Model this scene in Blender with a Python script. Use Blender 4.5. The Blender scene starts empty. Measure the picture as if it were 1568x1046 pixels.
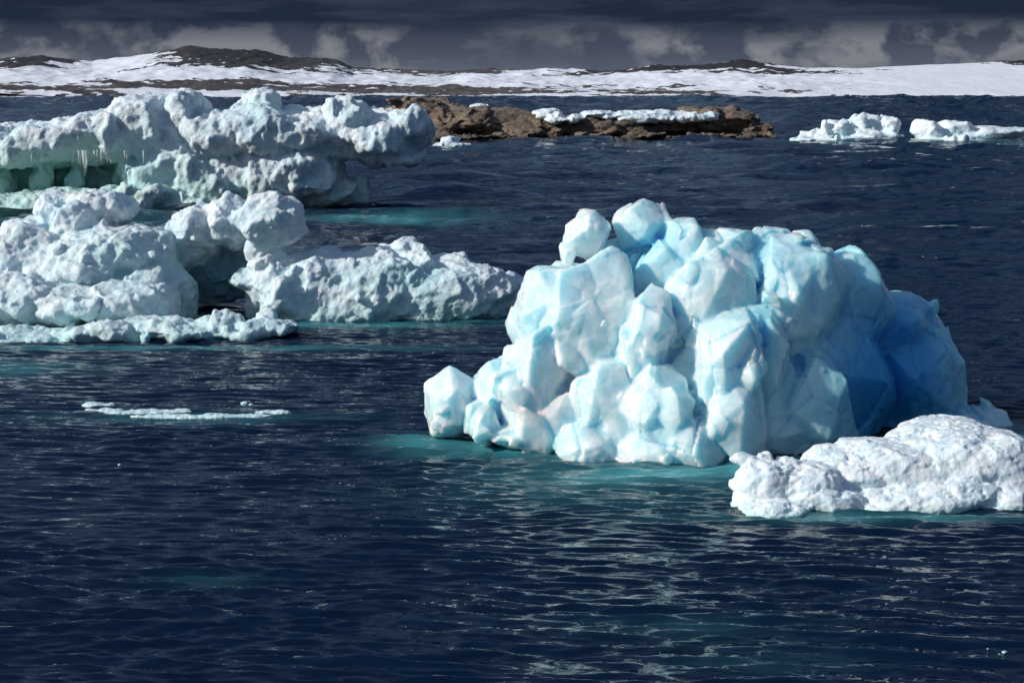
import bpy, bmesh, math, numpy as np
from mathutils import Vector, Matrix, Euler

CAM_H=8.0; PITCH=math.radians(8.34); F=2613.0
SUN_EL=math.radians(28); SUN_DIR=Vector((-0.91,-0.30,0)).normalized()*math.cos(SUN_EL)+Vector((0,0,math.sin(SUN_EL)))
scene=bpy.context.scene

# ---------------------------------------------------------------- survey helper: pixel column, row + range -> metres
def survey(a,b,y):
    u=(a-784)/F; v=(523-b)/F
    c,s=math.cos(PITCH),math.sin(PITCH)
    dz=y*(v*c-s)/(c+v*s)
    d=y*c-dz*s
    return Vector((u*d,y,CAM_H+dz)), d/F

# ---------------------------------------------------------------- numpy noise
def pnoise(P,seed=0):
    r=np.random.RandomState(seed); perm=np.tile(r.permutation(256),3)
    g=r.normal(size=(256,3)); g/=np.linalg.norm(g,axis=1)[:,None]
    I=np.floor(P).astype(np.int64); f=P-I; w=f*f*f*(f*(f*6-15)+10)
    I&=255; out=0
    for dx in(0,1):
        for dy in(0,1):
            for dz in(0,1):
                h=perm[perm[perm[(I[:,0]+dx)&255]+((I[:,1]+dy)&255)]+((I[:,2]+dz)&255)]
                d=f-np.array([dx,dy,dz])
                n=(g[h]*d).sum(1)
                n*=(w[:,0] if dx else 1-w[:,0])*(w[:,1] if dy else 1-w[:,1])*(w[:,2] if dz else 1-w[:,2])
                out=out+n
    return out*1.5
def fbm(P,octv=4,seed=0,gain=.5):
    o=0;a=1.
    for i in range(octv):
        o=o+a*pnoise(P*(2**i)+i*7.3,seed+i); a*=gain
    return o
def billow(P,octv=4,seed=0,gain=.5):
    o=0;a=1.
    for i in range(octv):
        o=o+a*(np.abs(pnoise(P*(2**i)+i*5.1,seed+i))*2-.5); a*=gain
    return o
def scallop(P,octv=3,seed=0,gain=.5):
    "rounded hollows separated by crisp ridges, as melt-sculpted ice"
    W=P+.35*np.stack([pnoise(P*.8,seed+50),pnoise(P*.8+9,seed+51),pnoise(P*.8+17,seed+52)],1)
    return -billow(W,octv,seed,gain)
def facets(P,seed=0,tilt=1.0):
    """piecewise planar noise: each voronoi cell is a tilted plane"""
    r=np.random.RandomState(seed); perm=np.tile(r.permutation(256),3)
    J=r.rand(256,3); G=r.normal(size=(256,3)); O=r.rand(256)-.5
    I=np.floor(P).astype(np.int64); best=np.full(len(P),9e9); bh=np.zeros(len(P),int); bd=np.zeros_like(P)
    second=np.full(len(P),9e9)
    for dx in(-1,0,1):
        for dy in(-1,0,1):
            for dz in(-1,0,1):
                C=I+np.array([dx,dy,dz]); K=C&255
                h=perm[perm[perm[K[:,0]]+K[:,1]]+K[:,2]]
                d=P-(C+J[h]); q=(d*d).sum(1)
                m=q<best
                second=np.where(m,best,np.minimum(second,q))
                best=np.where(m,q,best); bh=np.where(m,h,bh); bd=np.where(m[:,None],d,bd)
    return (G[bh]*bd).sum(1)*tilt+O[bh]*.6, np.sqrt(second)-np.sqrt(best)

# ---------------------------------------------------------------- chunk assembly -> one solid mesh
class Solid:
    def __init__(s,seed,box=.25): s.V=[];s.Fc=[];s.r=np.random.RandomState(seed); s.items=[]; s.box=box
    def add(s,c,r,n=18,rot=(0,0,0),jit=.18,keep=True):
        R=s.r
        i=np.arange(n)+.5; ph=np.arccos(1-2*i/n); th=math.pi*(1+5**.5)*i+R.rand()*6.28
        pts=np.stack([np.cos(th)*np.sin(ph),np.sin(th)*np.sin(ph),np.cos(ph)],1)+R.normal(size=(n,3))*(.9/math.sqrt(n))
        pts/=np.linalg.norm(pts,axis=1)[:,None]
        pts*=(1-jit*R.rand(n,1)); pts/=np.abs(pts).max(1)[:,None]**s.box*.95
        pts*=np.array(r)
        M=np.array(Euler(rot).to_matrix()); pts=pts@M.T+np.array(c)
        b=bmesh.new()
        for p in pts: b.verts.new(p)
        res=bmesh.ops.convex_hull(b,input=b.verts)
        o=len(s.V); idx={}
        for f in b.faces:
            t=[]
            for v in f.verts:
                if v not in idx: idx[v]=o+len(idx); s.V.append(tuple(v.co))
                t.append(idx[v])
            s.Fc.append(t)
        b.free()
        if keep: s.items.append((np.array(c),np.array(r,float)))
    def px(s,a,b_,y,ra,rb,ry,n=18,rot=None,jit=.18,keep=True):
        c,k=survey(a,b_,y)
        if rot is None: rot=tuple(s.r.uniform(-.13,.13,3))
        s.add(c,(ra*k,ry,rb*k),n,rot,jit,keep)
    def scatter(s,count,lo,hi,n=12,bias=(-.25,-.8,.25),aniso=(1,1,1.3),out=.85,vtilt=.5,zmax=.8,xmax=1e9,top=1e9):
        items=list(s.items); w=np.array([i[1][0]*i[1][2] for i in items]); w/=w.sum()
        for _ in range(count):
            c,r=items[s.r.choice(len(items),p=w)]
            d=s.r.normal(size=3)*.75+np.array(bias); d/=np.linalg.norm(d); d[2]=min(d[2],zmax)
            p=c+d*r*out
            if p[2]<-.1*hi or p[0]>xmax or p[2]>top: continue
            q=s.r.uniform(lo,hi)*np.array(aniso)*s.r.uniform(.7,1.3,3)
            s.add(p,q,n,tuple(s.r.uniform(-vtilt,vtilt,3)),.2,False)
    def build(s,name,voxel,smooth,disp,attr,mat):
        me=bpy.data.meshes.new(name); me.from_pydata(s.V,[],s.Fc); me.update()
        ob=bpy.data.objects.new(name,me); scene.collection.objects.link(ob)
        m=ob.modifiers.new('r','REMESH'); m.mode='VOXEL'; m.voxel_size=voxel
        if smooth:
            q=ob.modifiers.new('s','SMOOTH'); q.factor=.5; q.iterations=smooth
        dg=bpy.context.evaluated_depsgraph_get()
        new=bpy.data.meshes.new_from_object(ob.evaluated_get(dg)); ob.modifiers.clear(); ob.data=new; me=new
        n=len(me.vertices); co=np.empty(n*3); me.vertices.foreach_get('co',co); co=co.reshape(-1,3)
        def normals():
            a=np.empty(n*3); me.vertex_normals.foreach_get('vector',a); return a.reshape(-1,3)
        ed=np.empty(len(me.edges)*2,int); me.edges.foreach_get('vertices',ed); ed=ed.reshape(-1,2)
        deg=np.bincount(ed.ravel(),minlength=n)+1e-9
        def sm(x,it):
            x=x.copy()
            for _ in range(it):
                y=np.zeros_like(x)
                for k in range(x.shape[1]):
                    y[:,k]=np.bincount(ed[:,0],x[ed[:,1],k],n)+np.bincount(ed[:,1],x[ed[:,0],k],n)
                x=.3*x+.7*y/deg[:,None]
            return x
        for fn in disp:
            N=normals(); nn=sm(N,3); nn/=np.linalg.norm(nn,axis=1)[:,None]+1e-9
            co=co+nn*fn(co,nn)[:,None]
            me.vertices.foreach_set('co',co.ravel()); me.update()
        N=normals(); S=sm(co,24)
        conc=((S-co)*N).sum(1)
        for an,fn in attr.items():
            at=me.attributes.new(an,'FLOAT','POINT'); at.data.foreach_set('value',np.clip(fn(co,N,conc),0,1).astype(np.float32))
        me.polygons.foreach_set('use_smooth',np.ones(len(me.polygons),bool)); me.update()
        me.materials.append(mat)
        return ob

# ---------------------------------------------------------------- material helpers
def newmat(name):
    m=bpy.data.materials.new(name); m.use_nodes=True; nt=m.node_tree
    return m,nt,nt.nodes['Principled BSDF']
def N(nt,t,**k):
    n=nt.nodes.new(t)
    for a,b in k.items():
        if a in n.inputs.keys(): n.inputs[a].default_value=b
        else: setattr(n,a,b)
    return n
def mixc(nt,fac,a,b):
    n=nt.nodes.new('ShaderNodeMix'); n.data_type='RGBA'
    if hasattr(fac,'is_linked'): nt.links.new(fac,n.inputs[0])
    else: n.inputs[0].default_value=fac
    for s,v in((n.inputs[6],a),(n.inputs[7],b)):
        if hasattr(v,'is_linked'): nt.links.new(v,s)
        else: s.default_value=(*v,1)
    return n.outputs[2]
def mapr(nt,v,a,b,c=0,d=1):
    n=nt.nodes.new('ShaderNodeMapRange'); nt.links.new(v,n.inputs[0])
    for i,x in zip((1,2,3,4),(a,b,c,d)): n.inputs[i].default_value=x
    return n.outputs[0]
def noise(nt,vec,scale,detail=4,rough=.5,dist=0,col=False):
    n=N(nt,'ShaderNodeTexNoise',Scale=scale,Detail=detail,Roughness=rough,Distortion=dist)
    nt.links.new(vec,n.inputs['Vector']); return n.outputs[1 if col else 0]
def pos(nt): return nt.nodes.new('ShaderNodeNewGeometry').outputs['Position']
def vmath(nt,op,a,b=None):
    n=nt.nodes.new('ShaderNodeVectorMath'); n.operation=op
    for i,v in enumerate((a,b)):
        if v is None: continue
        if hasattr(v,'is_linked'): nt.links.new(v,n.inputs[i])
        else: n.inputs[i].default_value=v
    return n.outputs[0]
def bump(nt,h,strength,dist,prev=None):
    n=N(nt,'ShaderNodeBump',Strength=strength,Distance=dist); nt.links.new(h,n.inputs['Height'])
    if prev: nt.links.new(prev,n.inputs['Normal'])
    return n.outputs[0]
def scalevec(nt,v,s,rot=(0,0,0)):
    n=nt.nodes.new('ShaderNodeMapping'); n.inputs['Scale'].default_value=s; n.inputs['Rotation'].default_value=rot
    nt.links.new(v,n.inputs['Vector']); return n.outputs[0]
def attrn(nt,name):
    n=nt.nodes.new('ShaderNodeAttribute'); n.attribute_name=name; return n.outputs['Fac']

def mat_ice():
    m,nt,b=newmat('glacier_ice'); p=pos(nt); L=nt.links.new
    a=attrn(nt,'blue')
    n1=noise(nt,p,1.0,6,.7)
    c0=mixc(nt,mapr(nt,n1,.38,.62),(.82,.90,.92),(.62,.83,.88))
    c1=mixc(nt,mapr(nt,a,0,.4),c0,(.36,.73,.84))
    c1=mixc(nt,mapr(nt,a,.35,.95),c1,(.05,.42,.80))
    L(c1,b.inputs['Base Color'])
    r=mapr(nt,noise(nt,p,2.2,5,.6),.38,.62,.04,.36); L(r,b.inputs['Roughness'])
    b.inputs['Subsurface Weight'].default_value=1
    b.inputs['Subsurface Radius'].default_value=(.30,.8,1.0)
    b.inputs['Subsurface Scale'].default_value=.55
    b.inputs['IOR'].default_value=1.36
    b.inputs['Coat Weight'].default_value=.6; b.inputs['Coat Roughness'].default_value=.05
    h1=noise(nt,p,5,6,.65); h2=noise(nt,p,46,3,.7)
    L(bump(nt,h2,.8,.014,bump(nt,h1,.5,.05)),b.inputs['Normal'])
    return m
def mat_snow(name,fine,sss=.25,wet=(.55,.80,.82),deep=(.30,.70,.72),bs=1.0):
    m,nt,b=newmat(name); p=pos(nt); L=nt.links.new
    a=attrn(nt,'wet'); g=attrn(nt,'blue')
    c0=mixc(nt,mapr(nt,noise(nt,p,fine*.25,5,.65),.38,.66),(.83,.88,.91),(.60,.76,.84))
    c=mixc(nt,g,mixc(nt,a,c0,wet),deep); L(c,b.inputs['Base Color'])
    b.inputs['Roughness'].default_value=.42
    b.inputs['Subsurface Weight'].default_value=sss
    b.inputs['Subsurface Radius'].default_value=(.3,.7,1.0)
    b.inputs['Subsurface Scale'].default_value=.25
    b.inputs['Specular IOR Level'].default_value=.45
    h1=noise(nt,p,fine,7,.7); h2=noise(nt,p,fine*5,4,.65)
    L(bump(nt,h2,.5*bs,.12/fine,bump(nt,h1,.7*bs,.9/fine)),b.inputs['Normal'])
    return m
def mat_rock():
    m,nt,b=newmat('shore_rock'); p=pos(nt); L=nt.links.new
    n1=noise(nt,p,.2,6,.65); n2=noise(nt,scalevec(nt,p,(1,1,2.5)),.7,6,.7)
    c=mixc(nt,mapr(nt,n1,.38,.62),(.25,.18,.125),(.12,.095,.078))
    c=mixc(nt,mapr(nt,n2,.50,.64),c,(.04,.034,.032))
    c=mixc(nt,attrn(nt,'wet'),c,(.03,.032,.02))
    L(c,b.inputs['Base Color']); b.inputs['Roughness'].default_value=.8
    L(bump(nt,n2,.9,.6),b.inputs['Normal']); return m

# ---------------------------------------------------------------- main fractured iceberg
ice=mat_ice()
S=Solid(27,.14)
for t in [
 (690,618,39,42,60,.9,0),(738,650,38.2,28,42,.6,0),(764,614,39,48,68,1.0,.1),(815,588,38.5,56,108,1.1,.15),(840,485,39.6,62,84,1.2,.25),(872,445,39.7,54,50,.9,.2),
 (908,492,38.7,78,114,1.2,.18),(898,362,39.7,40,44,.7,0),(986,348,40.0,50,46,.7,0),(965,420,40.4,76,60,.9,0),
 (1045,390,39.6,42,60,.8,0),(1100,412,39.6,94,68,1.2,-.1),(1085,482,38.7,82,102,1.2,0),(988,525,38.1,52,92,1.0,.2),
 (1168,410,39.8,72,64,1.1,-.1),(1215,450,39.5,90,98,1.5,-.1),(1278,468,40.3,94,92,1.6,-.25),(1205,474,38.7,56,76,.9,.1),
 (1105,568,37.8,64,108,1.2,.05),(1165,550,38.4,50,96,1.1,-.1),(935,615,37.9,72,78,1.0,.3),(1002,630,37.5,64,82,1.0,-.1),
 (905,690,37.3,62,48,.8,.3),(990,698,37.0,56,44,.8,0),(1062,685,36.9,54,58,.8,0),(1118,645,37.3,60,92,1.0,-.1),
 (1235,630,38.5,78,106,1.3,-.1),(1340,532,41.4,106,102,1.6,-.3),(1392,582,41.2,90,114,1.5,-.2),(1335,625,41.3,100,80,1.1,0),
 (1428,578,41.4,50,106,1.4,-.15),(1488,652,40.9,62,38,.9,.2),(1522,655,41.0,30,34,.6,0),(1020,445,39.4,64,80,.9,0),(960,565,38.9,82,98,1.0,.2),(1050,600,38.3,86,112,1.1,0),(1180,635,38.4,66,100,1.1,0),(860,640,38.4,72,70,1.0,.2),(800,668,38.1,60,20,.8,0)]:
    S.px(*t[:6],n=18,jit=.06,rot=(S.r.uniform(-.12,.12),t[6]+S.r.uniform(-.05,.05),S.r.uniform(-.25,.25)))
for t in [(1100,560,40.1,185,160,2.5),(1220,575,40.7,150,165,2.4),(890,590,39.6,120,115,1.8),(1150,500,40.3,140,115,2.0),(1350,605,42.0,110,110,1.8),(970,640,38.8,135,80,1.7),(1140,660,38.7,150,80,1.7)]:
    S.px(*t,n=30,jit=.08,keep=False)
for a,b,ra,rb,rt in [(1443,524,16,30,.5),(1456,550,18,26,.7),(1461,585,20,24,.4),(1424,474,16,22,.2),(1512,632,14,30,-.2),(1532,650,14,24,-.1),(1478,630,14,22,.4),
                     (868,655,16,24,.6),(797,650,14,26,.2),(772,560,16,20,.1),(870,388,16,18,.3),(1215,364,30,14,0),(1130,360,24,14,0),(1262,385,22,14,.3),(1182,458,22,18,.5),(1160,500,14,30,-.3)]:
    S.px(a,b,41.1 if a>1400 else (39.2 if b<600 and b!=458 and b!=500 else 37.7),ra,rb,.35,n=9,rot=(0,rt,0),keep=False)
S.scatter(75,.25,.62,n=12,vtilt=.6,out=.85,aniso=(1,.6,1.5),bias=(-.2,-1,-.2),zmax=.1,xmax=5.5,top=4.1)
S.scatter(120,.08,.22,n=9,vtilt=.9,out=.93,bias=(-.2,-1,-.3),zmax=.05,xmax=4.5,top=4.2)
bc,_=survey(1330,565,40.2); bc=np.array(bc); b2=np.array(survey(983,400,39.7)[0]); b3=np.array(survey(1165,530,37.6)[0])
def d1(P,n):
    Q=P+.25*np.stack([pnoise(P*.9,71),pnoise(P*.9,72),pnoise(P*.9,73)],1)
    f,e=facets(Q*np.array([.7,.7,.5])+3,5); return f*.06+.04*scallop(P*np.array([.7,.7,.5]),2,5)-.035*np.exp(-e*9)
def d2(P,n):
    f,e=facets(P*np.array([2.,2.,1.5]),9); return f*.018+.014*scallop(P*2.4,3,4)
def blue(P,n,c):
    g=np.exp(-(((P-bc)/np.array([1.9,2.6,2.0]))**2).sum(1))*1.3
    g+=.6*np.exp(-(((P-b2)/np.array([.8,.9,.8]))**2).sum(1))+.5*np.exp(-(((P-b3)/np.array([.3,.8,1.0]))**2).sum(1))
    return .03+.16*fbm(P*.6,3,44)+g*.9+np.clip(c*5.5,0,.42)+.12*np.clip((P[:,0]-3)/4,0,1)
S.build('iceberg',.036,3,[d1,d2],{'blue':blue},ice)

# ---------------------------------------------------------------- foreground snow-covered growler
snow_f=mat_snow('floe_snow',9,.3,bs=.7)
S=Solid(5)
for t in [(1370,720,33.6,110,48,1.2),(1450,705,34,105,58,1.6),(1510,715,34,75,62,1.6),(1300,722,33.4,75,38,1.0),(1230,740,32.8,60,32,.8),
          (1175,745,32.6,48,42,.55),(1185,775,32.2,60,14,.7),(1260,765,32.6,70,26,.8),(1400,760,32.8,140,32,1.0),(1520,760,33.2,70,36,1.2),
          (1150,765,32.5,26,22,.4),(1450,680,35,80,34,1.2)]: S.px(*t,n=60,jit=.06)
for t in [(1135,703,32.8,18,8,.2),(1155,712,32.7,18,12,.25),(1128,742,32.6,12,9,.2),(1205,712,32.8,22,16,.3),(1172,705,32.8,14,14,.2)]: S.px(*t,n=20)
def f1(P,n): return .07*scallop(P*np.array([1.1,1.1,1.6]),2,3)*(.4+.6*(P[:,0]<5.3))
def f2(P,n):
    up=np.clip(n[:,2],0,1)
    w=fbm(P*np.array([4.5,6.5,6.])+.4*fbm(P*1.5,2,8)[:,None],3,13)
    return up*.085*-np.clip(w+.02,0,1)+.028*scallop(P*2.6,3,21)*(1-up*.85)+.006*fbm(P*12,2,9)
S.build('snow_floe',.026,3,[f1,f2],{'wet':lambda P,n,c:np.clip((.16-P[:,2])/.16,0,1)*.9,'blue':lambda P,n,c:np.clip((.1-P[:,2])/.2,0,1)*.5},snow_f)

# ---------------------------------------------------------------- near-left iceberg
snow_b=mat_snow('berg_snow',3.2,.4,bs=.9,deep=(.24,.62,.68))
S=Solid(21,.25)
for t in [(40,405,61,95,62,2.6),(130,345,61.5,58,52,1.6),(150,405,60,88,62,2.2),(215,405,60,60,62,1.8),(40,465,58,66,50,1.8),(120,475,58,94,38,2.0),
          (205,468,58,74,38,1.9),(262,450,60,40,55,1.5),(305,354,61.5,48,42,1.4),(352,342,61.5,54,42,1.4),(415,338,60.6,54,44,1.4),(412,385,61,34,44,1.1),
          (335,405,63.2,72,64,1.0),(432,448,60.6,60,62,1.5),(490,442,61,76,62,1.8),(560,440,61.2,96,62,2),(622,430,61.6,66,62,1.8),(655,442,61.6,96,52,2),(715,448,62.2,80,46,1.8),(768,450,63,42,30,1.2),
          (60,522,55.4,95,14,1.4),(170,510,55.6,90,20,1.4),(270,508,55.8,90,19,1.4),(360,505,56,75,17,1.3),(430,502,56,34,14,.9),
          (-60,400,62,90,70,2.6),(-60,480,58,90,50,2.6),(-50,522,55,70,16,1.6),
          (90,322,61.5,38,30,1.0),(140,304,61.5,36,16,1.0),(180,320,61.4,28,26,1.0),(620,382,62,26,20,.7),(40,362,61,42,26,1.4)]: S.px(*t,n=20,jit=.08)
for t in [(600,455,61.4,190,52,1.9),(130,440,60.2,150,70,2.3),(520,460,61,130,52,1.8),(60,440,61,120,90,2.4),(680,455,61.8,130,42,1.8),(230,455,60,60,60,2.0),(280,375,61.8,60,40,1.3)]: S.px(*t,n=40,jit=.05,keep=False)
S.scatter(70,.25,.6,n=12,aniso=(1.2,1,1),out=.84,zmax=.5)
S.scatter(200,.08,.24,n=9,aniso=(1,1,1),out=.93)
def g1(P,n): return .14*scallop(P*np.array([.5,.5,.5]),2,31)+.10*fbm(P*.9,3,61)
def g2(P,n): return .05*scallop(P*1.7,3,17)+.06*fbm(P*2.6,5,6,.62)
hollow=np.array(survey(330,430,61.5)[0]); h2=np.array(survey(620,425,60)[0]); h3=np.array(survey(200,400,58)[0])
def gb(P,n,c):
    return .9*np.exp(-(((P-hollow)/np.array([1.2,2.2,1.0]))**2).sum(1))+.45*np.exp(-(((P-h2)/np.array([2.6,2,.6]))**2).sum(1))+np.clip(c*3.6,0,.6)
S.build('snowy_iceberg',.056,2,[g1,g2],{'wet':lambda P,n,c:np.clip((1.1-P[:,2])/1.1+.25*fbm(P*.8,3,3),0,1)*.9+.45*np.exp(-(((P-h3)/np.array([2.5,3,1.2]))**2).sum(1)),'blue':gb},snow_b)  # h3 tints a patch partway up the flank, apart from the waterline band

# ---------------------------------------------------------------- far-left tabular iceberg with overhang
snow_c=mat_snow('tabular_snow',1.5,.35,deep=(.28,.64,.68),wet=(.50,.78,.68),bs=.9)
S=Solid(33,.45)
for t in [(-50,225,120,72,32,4.5),(20,222,120,66,32,4.5),(95,218,120,66,32,4.5),(165,208,120,62,38,4.5),(235,190,120.5,62,44,4.5),(290,183,121,36,42,4),(335,208,120.5,62,40,4.5),
          (400,203,120.5,60,44,4.5),(395,172,121.5,34,34,2.6),(455,202,121,72,36,4.5),(532,187,121,40,36,3.6),(580,205,121,60,36,4.2),(628,198,121.5,34,28,3.4),(600,238,121.5,48,16,3.2),
          (250,270,119.3,62,50,3.4),(330,275,119.4,62,50,3.3),(400,275,119.6,56,50,3.3),(470,275,120,56,48,3.4),(505,300,120.5,52,28,2.6),(540,300,121.,26,30,2),(300,250,120,60,50,3.8),(440,255,120.2,80,44,3.8),
          (-40,322,117,70,26,3.4),(40,320,117,72,26,3.4),(130,314,117,72,24,3.2),(215,310,117.5,62,28,3.2),(290,312,118,60,26,3),
          (40,268,122.6,120,40,2.4),(150,268,122.6,90,40,2.4),(70,280,119.5,12,24,1),(118,276,119,10,26,1),(10,280,119.5,10,24,1),(210,270,120.5,30,40,2.6)]: S.px(*t,n=22,jit=.08)
for t in [(60,225,121,180,28,4.2),(240,210,121,110,42,4.2),(400,212,121.5,120,34,4.2),(520,212,121.8,110,32,3.8),(370,275,120.2,150,50,3.6),(130,318,118,170,22,3.4)]: S.px(*t,n=34,jit=.05,rot=(0,0,0),keep=False)
S.scatter(70,.4,1.1,n=11,aniso=(1,1,1.4),out=.84,zmax=.5)
S.scatter(260,.15,.45,n=9,aniso=(1,1,1.3),out=.93)
def t1(P,n): return .26*scallop(P*np.array([.3,.3,.18]),2,41)+.16*fbm(P*np.array([.5,.5,.35]),3,62)
def t2(P,n): return .10*scallop(P*np.array([.9,.9,.6]),3,27)+.15*fbm(P*np.array([1.4,1.4,.8]),4,6,.62)
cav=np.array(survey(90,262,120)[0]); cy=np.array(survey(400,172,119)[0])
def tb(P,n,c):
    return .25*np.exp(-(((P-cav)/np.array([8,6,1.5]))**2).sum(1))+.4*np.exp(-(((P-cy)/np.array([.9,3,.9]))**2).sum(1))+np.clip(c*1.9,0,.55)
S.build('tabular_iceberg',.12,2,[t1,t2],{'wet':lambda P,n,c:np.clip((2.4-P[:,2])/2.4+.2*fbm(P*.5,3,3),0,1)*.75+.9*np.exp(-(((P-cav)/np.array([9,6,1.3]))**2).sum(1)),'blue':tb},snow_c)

iv=[];ifc=[]
R=np.random.RandomState(3)
for k in range(34):
    a=R.uniform(5,225) if k>8 else R.uniform(118,140)
    c,kk=survey(a,244,115.9+R.rand()*.5); L=R.uniform(.05,.45) if k>8 else R.uniform(.4,1.3); o=len(iv)
    for j in range(6):
        t=j*math.pi/3; iv.append((c.x+.05*math.cos(t),c.y+.05*math.sin(t),c.z+.6))
    iv.append((c.x,c.y,c.z-L))
    for j in range(6): ifc.append((o+j,o+(j+1)%6,o+6))
me=bpy.data.meshes.new('icicles'); me.from_pydata(iv,[],ifc); me.materials.append(ice)
ic=bpy.data.objects.new('icicles',me); scene.collection.objects.link(ic); ic.parent=bpy.data.objects['tabular_iceberg']

# ---------------------------------------------------------------- distant right bergs + small bits
snow_d=mat_snow('distant_berg_snow',.8,.1,wet=(.45,.72,.74),bs=.7)
wetf=lambda P,n,c:np.clip((.9-P[:,2])/1.,0,1)*.9
bl=lambda P,n,c:np.clip(c*.6,0,.35)
S=Solid(44,.3)
for t in [(1258,208,272,22,12,3),(1290,199,272,32,17,3),(1325,193,273,30,18,3),(1358,193,273,20,18,3),(1300,216,271,92,5,5),(1335,210,271,52,12,4),(1235,216,270,28,5,3)]: S.px(*t,n=14,jit=.1)
S.scatter(20,.5,1.3,n=9,out=.85)
S.build('drifting_iceberg',.25,1,[lambda P,n:.4*scallop(P*.3,3,4)],{'wet':wetf,'blue':bl},snow_d)
S=Solid(45,.3)
for t in [(1420,199,271,26,19,3),(1460,199,272,42,15,3),(1505,204,272.5,40,13,4),(1560,208,273,62,10,4),(1620,212,274,60,10,4),(1470,216,270,80,5,5),(1500,208,272,110,12,4)]: S.px(*t,n=14,jit=.1)
S.scatter(16,.5,1.1,n=9,out=.85)
S.build('drifting_iceberg.001',.25,1,[lambda P,n:.25*scallop(P*.3,3,14)],{'wet':lambda P,n,c:np.clip((.9-P[:,2])/1.,0,1)*.9+.6*np.clip((P[:,0]-76)/6,0,1),'blue':bl},snow_d)
S=Solid(46)
for t in [(690,219,244,18,11,1.5),(705,223,244,18,7,1.5),(672,224,244,12,5,1.2)]: S.px(*t,n=12)
S.build('growler',.13,1,[lambda P,n:.15*scallop(P*.7,3,4)],{'wet':lambda P,n,c:np.clip((.3-P[:,2])/.4,0,1),'blue':bl},snow_d)

# ---------------------------------------------------------------- slush floe and brash
S=Solid(50)
for a,b,y,ra,ry in [(150,624,43.2,26,.25),(165,631,42.4,34,.18),(215,634,42.2,60,.24),(260,632,42.3,40,.18),(250,643,41.6,50,.16),(300,643,41.6,70,.22),(360,640,41.7,60,.2),(415,634,42.1,34,.12)]:
    c,k=survey(a,b,y); S.add((c.x,y,.01),(ra*k,ry,.06),40,(0,0,R.uniform(-.05,.05)),.1)
S.build('slush_floe',.02,2,[lambda P,n:.05*fbm(P*3,4,4)],{'wet':lambda P,n,c:.5+.5*fbm(P*2,3,1),'blue':lambda P,n,c:c*0+.1},snow_f)
S=Solid(51)
for a,b,y,r in [(1530,1003,0,.02),(1538,1000,0,.035),(1512,995,0,.02),(183,713,0,.035),(375,619,0,.08),(384,621,0,.05)]:
    ang=PITCH+math.atan((b-523)/F); yy=CAM_H/math.tan(ang); c,k=survey(a,b,yy); S.add((c.x,yy,.02),(r*1.5,r,r*.8),12)
S.build('brash_ice',.010,1,[lambda P,n:.01*fbm(P*20,2,4)],{'wet':lambda P,n,c:c*0+.9,'blue':lambda P,n,c:c*0+.3},snow_f)

# ---------------------------------------------------------------- rocky island
rock=mat_rock()
S=Solid(60,.3)
for t in [(650,172,294,46,24,9),(620,165,296,20,17,6),(700,185,290,52,27,9),(735,190,286,47,29,7),(790,193,287,54,26,7),(850,196,288,48,26,7),(905,200,288,54,23,7),(960,200,288,64,24,7),
          (1022,198,290,64,24,7),(1078,188,292,54,28,9),(1120,188,292,44,28,9),(1152,202,290,34,16,7),(680,205,284,30,18,5),(1175,210,288,24,6,5)]: S.px(*t,n=16,jit=.1)
for i in range(60):
    a=S.r.uniform(658,1172); S.px(a,S.r.uniform(206,216),S.r.uniform(277,284),S.r.uniform(10,30),S.r.uniform(4,8),S.r.uniform(1.5,3.5),n=10,keep=False)
S.scatter(60,.7,1.8,n=9,aniso=(2.2,1,.7),out=.86,zmax=.4)
def r1(P,n): f,e=facets(P*np.array([.12,.12,.3]),3); return f*.5-.45*np.exp(-e*12)
def r2(P,n): f,e=facets(P*np.array([.4,.4,1.1]),8); return f*.2+.12*fbm(P*.8,3,1)-.2*np.exp(-e*10)
isl=S.build('rocky_island',.27,1,[r1,r2],{'wet':lambda P,n,c:np.clip((.9+.5*fbm(P*.3,2,1)-P[:,2])/.5,0,1)},rock)
S=Solid(61,.1)
for t in [(838,173,285,24,5,3),(862,184,282.0,30,6,2.2),(880,181,283,20,5,2),(845,179,283.4,26,7,2.4),(915,175,285,30,4,3),(945,178,284.6,36,6,3),(985,182,284,48,7,3),(1025,182,284.6,44,6,3),(1060,180,285,40,7,3),(1088,177,285.5,14,6,2),(735,163,291,18,2.5,3),(1000,174,287,60,4,3)]: S.px(*t,n=24,jit=.12,rot=(0,S.r.uniform(-.03,.03),0))
sn=S.build('island_snow_patch',.18,2,[lambda P,n:.45*scallop(P*.28,3,4)],{'wet':lambda P,n,c:c*0,'blue':lambda P,n,c:c*0},snow_d)
sn.parent=isl

# ---------------------------------------------------------------- far coast
xs=np.linspace(-1500,1500,1000); ys=np.concatenate([np.linspace(2060,2800,260),np.linspace(2815,4200,50)])
X,Y=np.meshgrid(xs,ys); P=np.stack([X.ravel(),Y.ravel(),X.ravel()*0],1)
tx=np.array([-1500,-784,-754,-709,-660,-634,-534,-484,-384,-344,-264,-239,-164,-84,66,146,196,306,346,416,526,616,784,1500])
tz=np.array([45,51,54,58,50,47,64,71,66,56,53,42,36,34,38,34,41,46,50,41,41,45,52,60.])
top=np.interp(P[:,0]*2613/np.maximum(P[:,1],2400),tx,tz)
shore=2105+30*fbm(P*.006,4,3)-60*np.exp(-((P[:,0]+650)/260)**2)
t=np.clip((P[:,1]-shore)/(2613-shore),-.2,1)
ramp=np.where(t>0,np.clip(t,0,1)**.8,t)
back=np.clip((P[:,1]-2640)/1500,0,1)
Hh=top*ramp*(1-.75*back)+ (4.5*fbm(P*.010,4,9)+2.*fbm(P*.04,3,19))*np.clip(t*4,0,1)*(1-.8*np.clip((P[:,0]-350)/200,0,1))
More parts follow.
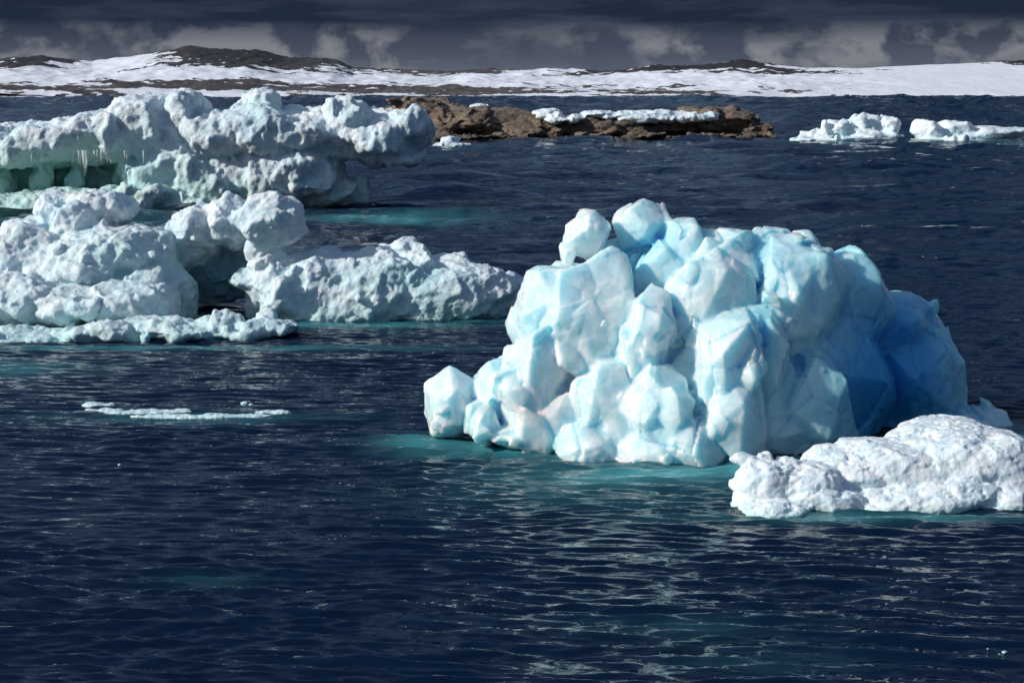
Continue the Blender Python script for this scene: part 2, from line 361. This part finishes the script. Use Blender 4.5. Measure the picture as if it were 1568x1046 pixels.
Hh+=np.where(t>0,1.5*np.clip(t*60,0,1),0)
def el(x,w,t0,tw): return np.exp(-((P[:,0]-x)/w)**2-((t-t0)/tw)**2)
strk=fbm(P*np.array([.007,.024,1]),5,55); strk2=fbm(P*np.array([.025,.07,1]),4,75)
mk=strk*1.5+strk2*1.3-.90
mk+=3.6*el(-395,115,1.0,.48)+1.8*el(-285,70,.95,.30)+2.8*el(-705,62,1,.36)+1.15*el(-650,190,.11,.15)+1.0*el(-760,80,.33,.18)+1.3*el(-330,250,.13,.10)+1.4*el(-100,260,.20,.10)+.7*el(-560,60,.45,.10)
mk+=2.4*el(245,65,.93,.26)+2.8*el(340,55,.98,.38)+2.0*el(440,95,.75,.18)+1.9*el(120,45,.97,.25)+2.6*el(770,60,.98,.28)+1.3*el(150,320,.08,.06)+1.8*el(-120,120,.97,.2)
mk-=1.8*el(600,230,.4,.5)+1.6*el(-580,60,.8,.25)+.9*el(250,200,.45,.25)+.8*el(-60,200,.6,.2)+1.6*el(-480,300,.34,.08)
rockm=np.clip(mk*5,0,1)
dark=np.clip(el(-400,160,1,.8)+el(-705,90,1,.6)+el(300,250,1,.6)+el(780,90,1,.5)+.6*el(-700,150,0,.2),0,1)
Hh+=rockm*(3*np.abs(fbm(P*.05,3,5)))
Hh=np.where(t<0,-3+t*10,Hh)
co=np.stack([P[:,0],P[:,1],Hh],1)
nx=len(xs);ny=len(ys)
def gridmesh(name,co,nx,ny):
    i=np.arange((ny-1)*nx).reshape(ny-1,nx)[:,:-1].ravel()
    f=np.stack([i,i+1,i+1+nx,i+nx],1)
    me=bpy.data.meshes.new(name); me.vertices.add(len(co)); me.vertices.foreach_set('co',co.ravel())
    me.loops.add(f.size); me.loops.foreach_set('vertex_index',f.ravel().astype(np.int32))
    me.polygons.add(len(f)); me.polygons.foreach_set('loop_start',np.arange(0,f.size,4,dtype=np.int32))
    me.polygons.foreach_set('use_smooth',np.ones(len(f),bool)); me.update(calc_edges=True); me.validate()
    ob=bpy.data.objects.new(name,me); scene.collection.objects.link(ob); return ob
ob=gridmesh('snowy_hills',co,nx,ny)
for nm,v in(('rock',rockm),('dark',dark)):
    ob.data.attributes.new(nm,'FLOAT','POINT').data.foreach_set('value',v.astype(np.float32))
m,nt,b=newmat('coast'); p=pos(nt); L=nt.links.new
rc=mixc(nt,mapr(nt,noise(nt,p,.03,6,.7),.35,.65),(.11,.097,.09),(.030,.028,.030))
rc=mixc(nt,attrn(nt,'dark'),rc,(.010,.011,.016))
ms=nt.nodes.new('ShaderNodeMath'); ms.operation='ADD'; L(attrn(nt,'rock'),ms.inputs[0]); L(mapr(nt,noise(nt,p,.09,6,.75),.3,.7,-.6,.6),ms.inputs[1])
L(mixc(nt,mapr(nt,ms.outputs[0],.44,.56),(.72,.75,.82),rc),b.inputs['Base Color']); b.inputs['Roughness'].default_value=.85
L(bump(nt,noise(nt,p,.06,6,.7),.5,3),b.inputs['Normal']); ob.data.materials.append(m)
S=Solid(70)
for i in range(60):
    x=-1000+i*34; sy=2085 ; S.add((x+S.r.uniform(-10,10),sy-55*math.exp(-((x+650)/260)**2)+S.r.uniform(-12,12),0),(S.r.uniform(12,34),12,S.r.uniform(1.,3.)),14)
S.build('shore_ice',1.2,1,[lambda P,n:.5*fbm(P*.1,3,4)],{'wet':lambda P,n,c:c*0,'blue':lambda P,n,c:c*0},snow_d)

# ---------------------------------------------------------------- water
yr=np.concatenate([np.arange(13,26,.04),np.exp(np.linspace(math.log(26),math.log(75),700)),np.exp(np.linspace(math.log(75.2),math.log(7000),640))])
ur=np.linspace(-.46,.46,760)
U,Yw=np.meshgrid(ur,yr); Xw=(U*(Yw+4)).ravel(); Yw=Yw.ravel()
sp=np.gradient(yr); SP=np.repeat(sp,len(ur))
z=np.zeros_like(Xw); R=np.random.RandomState(8)
warp=np.stack([Xw,Yw,Xw*0],1)
wx=.3*pnoise(warp*.3,3); wy=.22*pnoise(warp*.35,4)
gust=np.clip(1+.6*fbm(warp*np.array([.06,.12,1]),3,12),.5,1.7)
for i in range(88):
    if i<66: lam=.20*(.75/.20)**R.rand(); slope=.058
    else: lam=R.uniform(1.0,4); slope=.012
    th=math.radians(90-5+R.normal()*(10 if i<66 else 18)); k=2*math.pi/lam
    amp=slope/k
    w=np.clip((lam/SP-2.5)/3,0,1)
    ph=k*((Xw+wx)*math.cos(th)+(Yw+wy)*math.sin(th))+R.rand()*6.28
    z+=amp*w*gust*(np.sin(ph)+.3*np.cos(2*ph))
for i in range(46):
    lam=1.3*(90/1.3)**R.rand(); th=math.radians(90-5+R.normal()*24); k=2*math.pi/lam
    q=lam/SP; w=np.clip((q-2.2)/1.5,0,1)*np.clip((18-q)/8,0,1)
    z+=.064/k*w*gust*np.sin(k*(Xw*math.cos(th)+Yw*math.sin(th))+R.rand()*6.28)
co=np.stack([Xw,Yw,z],1)
wat=gridmesh('sea_water',co,len(ur),len(yr))
tq=np.zeros_like(Xw)
for a,b,wx_,wy_,s in [(820,684,2.4,1.2,.6),(1000,726,2.6,1.0,.65),(1160,720,1.4,.9,.6),(640,676,.8,.7,.4),(1350,794,3.2,.3,.45),(1500,660,1.4,1.0,.4),(900,760,3.,1.3,.12),
                      (600,334,4.5,3.,.8),(660,342,4,2.,.4),(560,498,4.,.7,.55),(740,488,2.5,.8,.45),(240,534,8,.45,.45),(-10,565,2.4,1.4,.3),
                      (310,885,.8,.35,.08),(280,640,3.2,.6,.2),(1380,222,24,3,.4),(690,228,4,2,.3),(1040,960,1.3,.5,.08),(1180,1010,1.2,.4,.08),(100,345,8,4,.35)]:
    ang=PITCH+math.atan((b-523)/F); yy=CAM_H/math.tan(ang); c,_=survey(a,b,yy)
    tq+=s*np.exp(-((Xw-c.x)/wx_)**2-((Yw-yy)/wy_)**2)
tq*=np.clip(1+.6*fbm(warp*.6,3,2),.3,1.6)
wat.data.attributes.new('shoal','FLOAT','POINT').data.foreach_set('value',np.clip(tq,0,1).astype(np.float32))
m,nt,b=newmat('sea'); p=pos(nt); L=nt.links.new
L(mixc(nt,attrn(nt,'shoal'),(.0006,.0072,.025),(.08,.35,.39)),b.inputs['Base Color'])
b.inputs['Roughness'].default_value=.06; b.inputs['IOR'].default_value=1.33
gn=nt.nodes.new('ShaderNodeNewGeometry').outputs['Normal']
na=noise(nt,scalevec(nt,p,(1.1,4.5,1),(0,0,.08)),1,3,.6,col=True); nb=noise(nt,scalevec(nt,p,(.2,.7,1),(0,0,-.1)),1,3,.6,col=True)
sa=vmath(nt,'MULTIPLY',vmath(nt,'SUBTRACT',na,(.5,.5,.5)),(.3,1.0,0)); sb=vmath(nt,'MULTIPLY',vmath(nt,'SUBTRACT',nb,(.5,.5,.5)),(.2,.7,0))
nn=vmath(nt,'NORMALIZE',vmath(nt,'ADD',gn,vmath(nt,'ADD',sa,sb)))
L(nn,b.inputs['Normal']); wat.data.materials.append(m)

# ---------------------------------------------------------------- sky
w=bpy.data.worlds.new('World'); scene.world=w; w.use_nodes=True; nt=w.node_tree; L=nt.links.new
bg=nt.nodes['Background']; out=nt.nodes['World Output']
sky=nt.nodes.new('ShaderNodeTexSky'); sky.sky_type='NISHITA'; sky.sun_disc=False; sky.sun_elevation=SUN_EL
sky.sun_rotation=math.atan2(SUN_DIR.x,SUN_DIR.y)%(2*math.pi); L(sky.outputs[0],bg.inputs[0]); bg.inputs[1].default_value=.12
tc=nt.nodes.new('ShaderNodeTexCoord').outputs['Generated']
sep=nt.nodes.new('ShaderNodeSeparateXYZ'); L(tc,sep.inputs[0]); Z=sep.outputs[2]
nA=noise(nt,scalevec(nt,tc,(7,7,20)),1,5,.55); nB=noise(nt,scalevec(nt,tc,(30,30,42)),1,8,.56,.15); nC=noise(nt,scalevec(nt,tc,(9,9,60)),1,7,.6,.3)
base=mixc(nt,mapr(nt,Z,.010,.040),(.110,.127,.172),(.014,.025,.048))
base=mixc(nt,mapr(nt,nC,.45,.62,0,.6),base,(.054,.068,.106))
mm=nt.nodes.new('ShaderNodeMath'); mm.operation='MULTIPLY'; L(mapr(nt,nB,.46,.57),mm.inputs[0])
m2=nt.nodes.new('ShaderNodeMath'); m2.operation='MULTIPLY'; L(mapr(nt,Z,.040,.026),m2.inputs[0]); L(mapr(nt,nA,.42,.56,0,1),m2.inputs[1]); L(m2.outputs[0],mm.inputs[1])
cl=mixc(nt,mm.outputs[0],base,(.205,.215,.245))
hi=mixc(nt,mapr(nt,noise(nt,scalevec(nt,tc,(3,3,5)),1,5,.6),.42,.62),(.007,.028,.068),(.17,.25,.37))  # unseen upper sky: light patches added for the ripples to reflect
cl=mixc(nt,mapr(nt,Z,.07,.18),cl,hi)
bg2=nt.nodes.new('ShaderNodeBackground'); L(cl,bg2.inputs[0]); bg2.inputs[1].default_value=1
ms=nt.nodes.new('ShaderNodeMixShader')
ad=nt.nodes.new('ShaderNodeMath'); ad.operation='ADD'; L(Z,ad.inputs[0]); L(mapr(nt,noise(nt,tc,3,5,.6),.3,.7,-.12,.12),ad.inputs[1])
L(mapr(nt,ad.outputs[0],.28,.6),ms.inputs[0]); L(bg2.outputs[0],ms.inputs[1]); L(bg.outputs[0],ms.inputs[2]); L(ms.outputs[0],out.inputs[0])

sd=bpy.data.lights.new('sun','SUN'); sd.energy=4.3; sd.angle=math.radians(.5); sd.color=(1,.965,.90)
so=bpy.data.objects.new('sun',sd); scene.collection.objects.link(so); so.rotation_euler=SUN_DIR.to_track_quat('Z','Y').to_euler()
cd=bpy.data.cameras.new('camera'); cd.lens=60; cd.sensor_width=36; cd.clip_end=20000; cd.clip_start=.5
cam=bpy.data.objects.new('camera',cd); scene.collection.objects.link(cam); cam.location=(0,0,CAM_H); cam.rotation_euler=(math.pi/2-PITCH,0,0)
scene.camera=cam
scene.view_settings.view_transform='Standard'; scene.view_settings.look='None'; scene.view_settings.exposure=0
